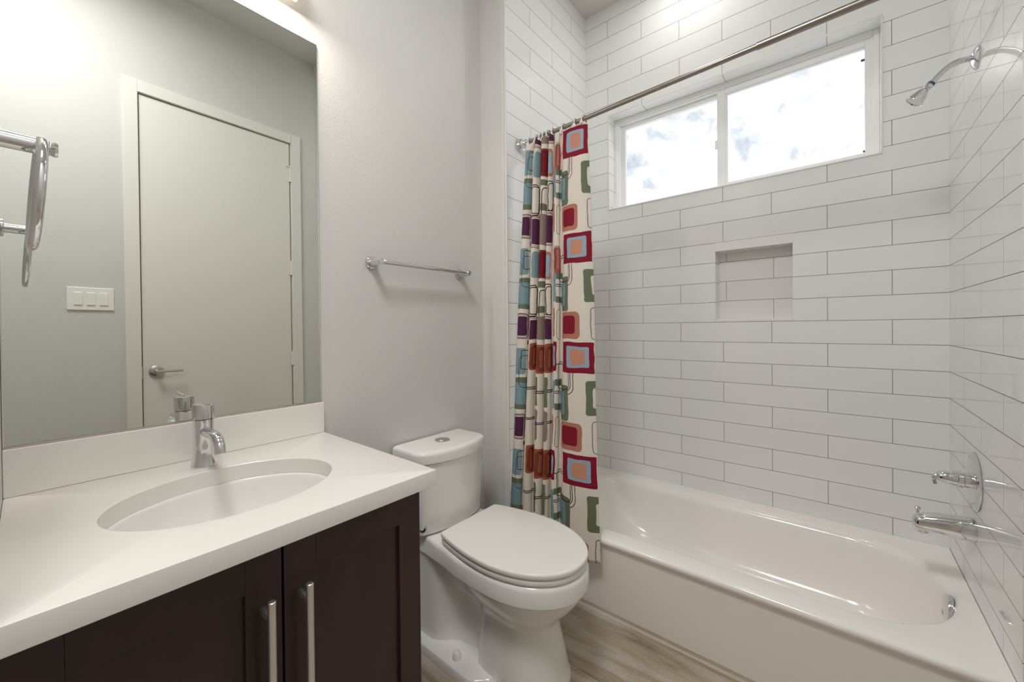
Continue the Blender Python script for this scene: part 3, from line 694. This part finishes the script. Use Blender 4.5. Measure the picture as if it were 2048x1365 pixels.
obj('slab', bm, M['quartz'], ct, smooth=30)
tag(obj('backsplash', box(.001, .021, YL+.0005, CY1, CZ1+.0003, .9418, bev=.0015), M['quartz']), 'low white quartz backsplash strip along the wall between countertop and mirror', 'backsplash')
# undermount basin
sk = thing('sink', 'white oval undermount sink basin in the countertop', 'sink', (SX, SY, CZ0-.15))
bm = bmesh.new(); zt = CZ0-.0005
def el2(k, z): return [(SX+(SA*k)*math.cos(2*PI*i/72), SY+(SB*k)*math.sin(2*PI*i/72), z) for i in range(72)]
pr = [(1.06, zt-.012), (1.06, zt), (1.0, zt), (.985, zt-.002), (.975, zt-.008), (.955, zt-.035), (.91, zt-.070), (.83, zt-.100), (.70, zt-.122), (.50, zt-.136), (.28, zt-.143), (.13, zt-.146)]
loft(bm, [el2(k, z) for k, z in pr], False, True)
obj('basin', bm, M['white_gloss'], sk, smooth=50)
bm = bmesh.new(); add_lathe(bm, (SX, SY, zt-.1465), (0, 0, 1), [(0, .024), (.003, .023), (.003, .015), (.010, .014)], 28); obj('drain', bm, M['chrome'], sk, smooth=35)

# faucet
FX, FY = .100, .281
fa = thing('basin_faucet', 'chrome single-hole basin faucet with flat lever on the countertop', 'faucet', (FX, FY, CZ1))
bm = bmesh.new(); add_lathe(bm, (FX, FY, CZ1), (0, 0, 1), [(0, .0275), (.003, .0275), (.006, .0265), (.02, .0235), (.05, .0215), (.09, .0215), (.118, .0222), (.1185, .021)], 48); obj('body', bm, M['chrome'], fa, smooth=30)
bm = bmesh.new(); pth = smooth_path([(FX+.006, FY, .929), (FX+.05, FY, .932), (FX+.090, FY, .933), (FX+.117, FY, .928), (FX+.130, FY, .915), (FX+.134, FY, .899)], 8)
add_tube(bm, pth, [.0118]*len(pth), 24); obj('spout', bm, M['chrome'], fa, smooth=50)
bm = bmesh.new(); add_lathe(bm, (FX, FY, CZ1+.1195), (0, 0, 1), [(0, .0225), (.034, .0225), (.037, .0215), (.0375, .018)], 48)
add_tube(bm, [(FX+.004, FY, CZ1+.157), (FX+.03, FY, CZ1+.1595), (FX+.075, FY, CZ1+.163)], [.0034, .0032, .0030], 12)
add_lathe(bm, (FX+.021, FY, CZ1+.144), (1, 0, 0), [(0, .0035), (.002, .0035)], 14)
obj('lever', bm, M['chrome'], fa, smooth=30)

# mirror
bm = bmesh.new(); loft(bm, [[(.0005, YL+.001, z), (.0120, YL+.001, z), (.0055, .622, z), (.0005, .622, z)] for z in (.9463, 2.1324)])
mo = obj('wall_mirror', bm, [M['mirror_edge'], M['mirror']])
for p in mo.data.polygons:
    if p.normal.x > .9: p.material_index = 1
tag(mo, 'large frameless wall mirror above the vanity backsplash', 'mirror')
bm = bmesh.new(); add_box(bm, .0005, .0135, YL+.001, .622, .9423, .9460); obj('bottom_channel', bm, M['nickel'], mo)['label'] = 'thin metal channel along the bottom'

# vanity light bar (only a shade corner shows at the top edge of the photo)
vb = thing('vanity_light', 'vanity light bar with lit frosted shades above the mirror', 'wall light', (.0, .285, 2.33))
obj('backplate', box(0, .022, .04, .53, 2.34, 2.40, bev=.004), M['nickel'], vb)
for yy in (.060, .285, .510):
    obj('lamp_shade', box(.030, .108, yy-.039, yy+.039, 2.213, 2.35, bev=.003), M['shade'], vb)
    bm = bmesh.new(); add_box(bm, .018, .075, yy-.010, yy+.010, 2.351, 2.368); obj('arm', bm, M['nickel'], vb)
    area('vanity_lamp', (.069, yy, 2.211), .06, 1.25, (1, .88, .77), shape='SQUARE')

# recessed light in the alcove and the added, unseen fill light on the room ceiling
rl = thing('ceiling_light', 'round recessed downlight in the ceiling above the tub, mirrored in the tiles', 'ceiling light', (.775, 1.92, ZA))
bm = bmesh.new(); n = 48
ring = lambda r_, z: [(.775+r_*math.cos(2*PI*i/n), 1.92+r_*math.sin(2*PI*i/n), z) for i in range(n)]
loft(bm, [ring(.088, ZA-.0005), ring(.088, ZA-.004), ring(.070, ZA-.008), ring(.067, ZA-.006), ring(.067, ZA-.0005)], False, False); obj('trim_ring', bm, M['white_trim'], rl, smooth=40)
bm = bmesh.new(); add_lathe(bm, (.775, 1.92, ZA-.001), (0, 0, -1), [(0, .066), (.004, .066)], 48); obj('diffuser', bm, M['diffuser'], rl)
fill_fixture = thing('ceiling_light', 'added out-of-view round flush ceiling fill light in front of the vanity', 'ceiling light', (.93, -.06, ZC))
bm = bmesh.new(); add_lathe(bm, (.93, -.06, ZC), (0, 0, -1), [(0, .31), (.03, .31), (.035, .305)], 48); obj('base', bm, M['white_trim'], fill_fixture, smooth=40)
bm = bmesh.new(); add_lathe(bm, (.93, -.06, ZC-.035), (0, 0, -1), [(0, .30), (.02, .295), (.035, .288)], 48); obj('diffuser', bm, M['diffuser'], fill_fixture, smooth=40)

# towel bar
bx = thing('towel_bar', 'chrome towel bar on the grey wall above the toilet', 'towel bar', (0, 1.04, 1.430))
z_ = 1.430
for yy in (.816, 1.262):
    bm = bmesh.new(); add_lathe(bm, (0, yy, z_), (1, 0, 0), [(0, .0235), (.006, .0235), (.009, .021), (.009, .0138), (.067, .0125), (.071, .0105)], 32); obj('post', bm, M['chrome'], bx, smooth=30)
bm = bmesh.new(); add_lathe(bm, (.058, .806, z_), (0, 1, 0), [(0, .006), (.002, .0086), (.470, .0086), (.472, .007)], 24); obj('bar', bm, M['chrome'], bx, smooth=35)

# towel ring on the side wall
tr_ = thing('towel_ring', 'chrome towel ring hanging from a post at the left edge, beside the mirror', 'towel ring', (.41, YL, 1.466))
bm = bmesh.new(); add_lathe(bm, (.41, YL, 1.466), (0, 1, 0), [(0, .024), (.006, .024), (.008, .020), (.008, .0125), (.060, .0118), (.062, .010), (.0625, .010), (.0665, .0115), (.070, .010)], 36); obj('post', bm, M['chrome'], tr_, smooth=30)
bm = bmesh.new(); rr, rot, tl = .079, math.radians(2), math.radians(6); cc = Vector((.41, .0165, 1.466-.079+.006)); pp = []
for i in range(72):
    a = 2*PI*i/72; px, pz = rr*math.cos(a), rr*math.sin(a)
    pp.append(cc+Vector((px*math.cos(rot), px*math.sin(rot)-(rr-pz)*math.sin(tl)*.6, pz)))
add_tube(bm, pp, .0062, 16, closed=True); obj('hoop', bm, M['chrome'], tr_, smooth=60)

# toilet paper holder on the far side of the cabinet
tp = thing('toilet_paper_holder', 'chrome paper holder hook sticking out past the cabinet side', 'toilet paper holder', (.30, .60, .61))
bm = bmesh.new(); add_lathe(bm, (.33, .5995, .610), (0, 1, 0), [(0, .024), (.006, .024), (.008, .01), (.10, .009)], 24); obj('post', bm, M['chrome'], tp, smooth=35)
bm = bmesh.new(); add_tube(bm, smooth_path([(.33, .70, .610), (.40, .70, .610), (.437, .70, .611), (.449, .70, .617), (.455, .70, .627)], 6), .0045, 14); obj('arm', bm, M['chrome'], tp, smooth=50)
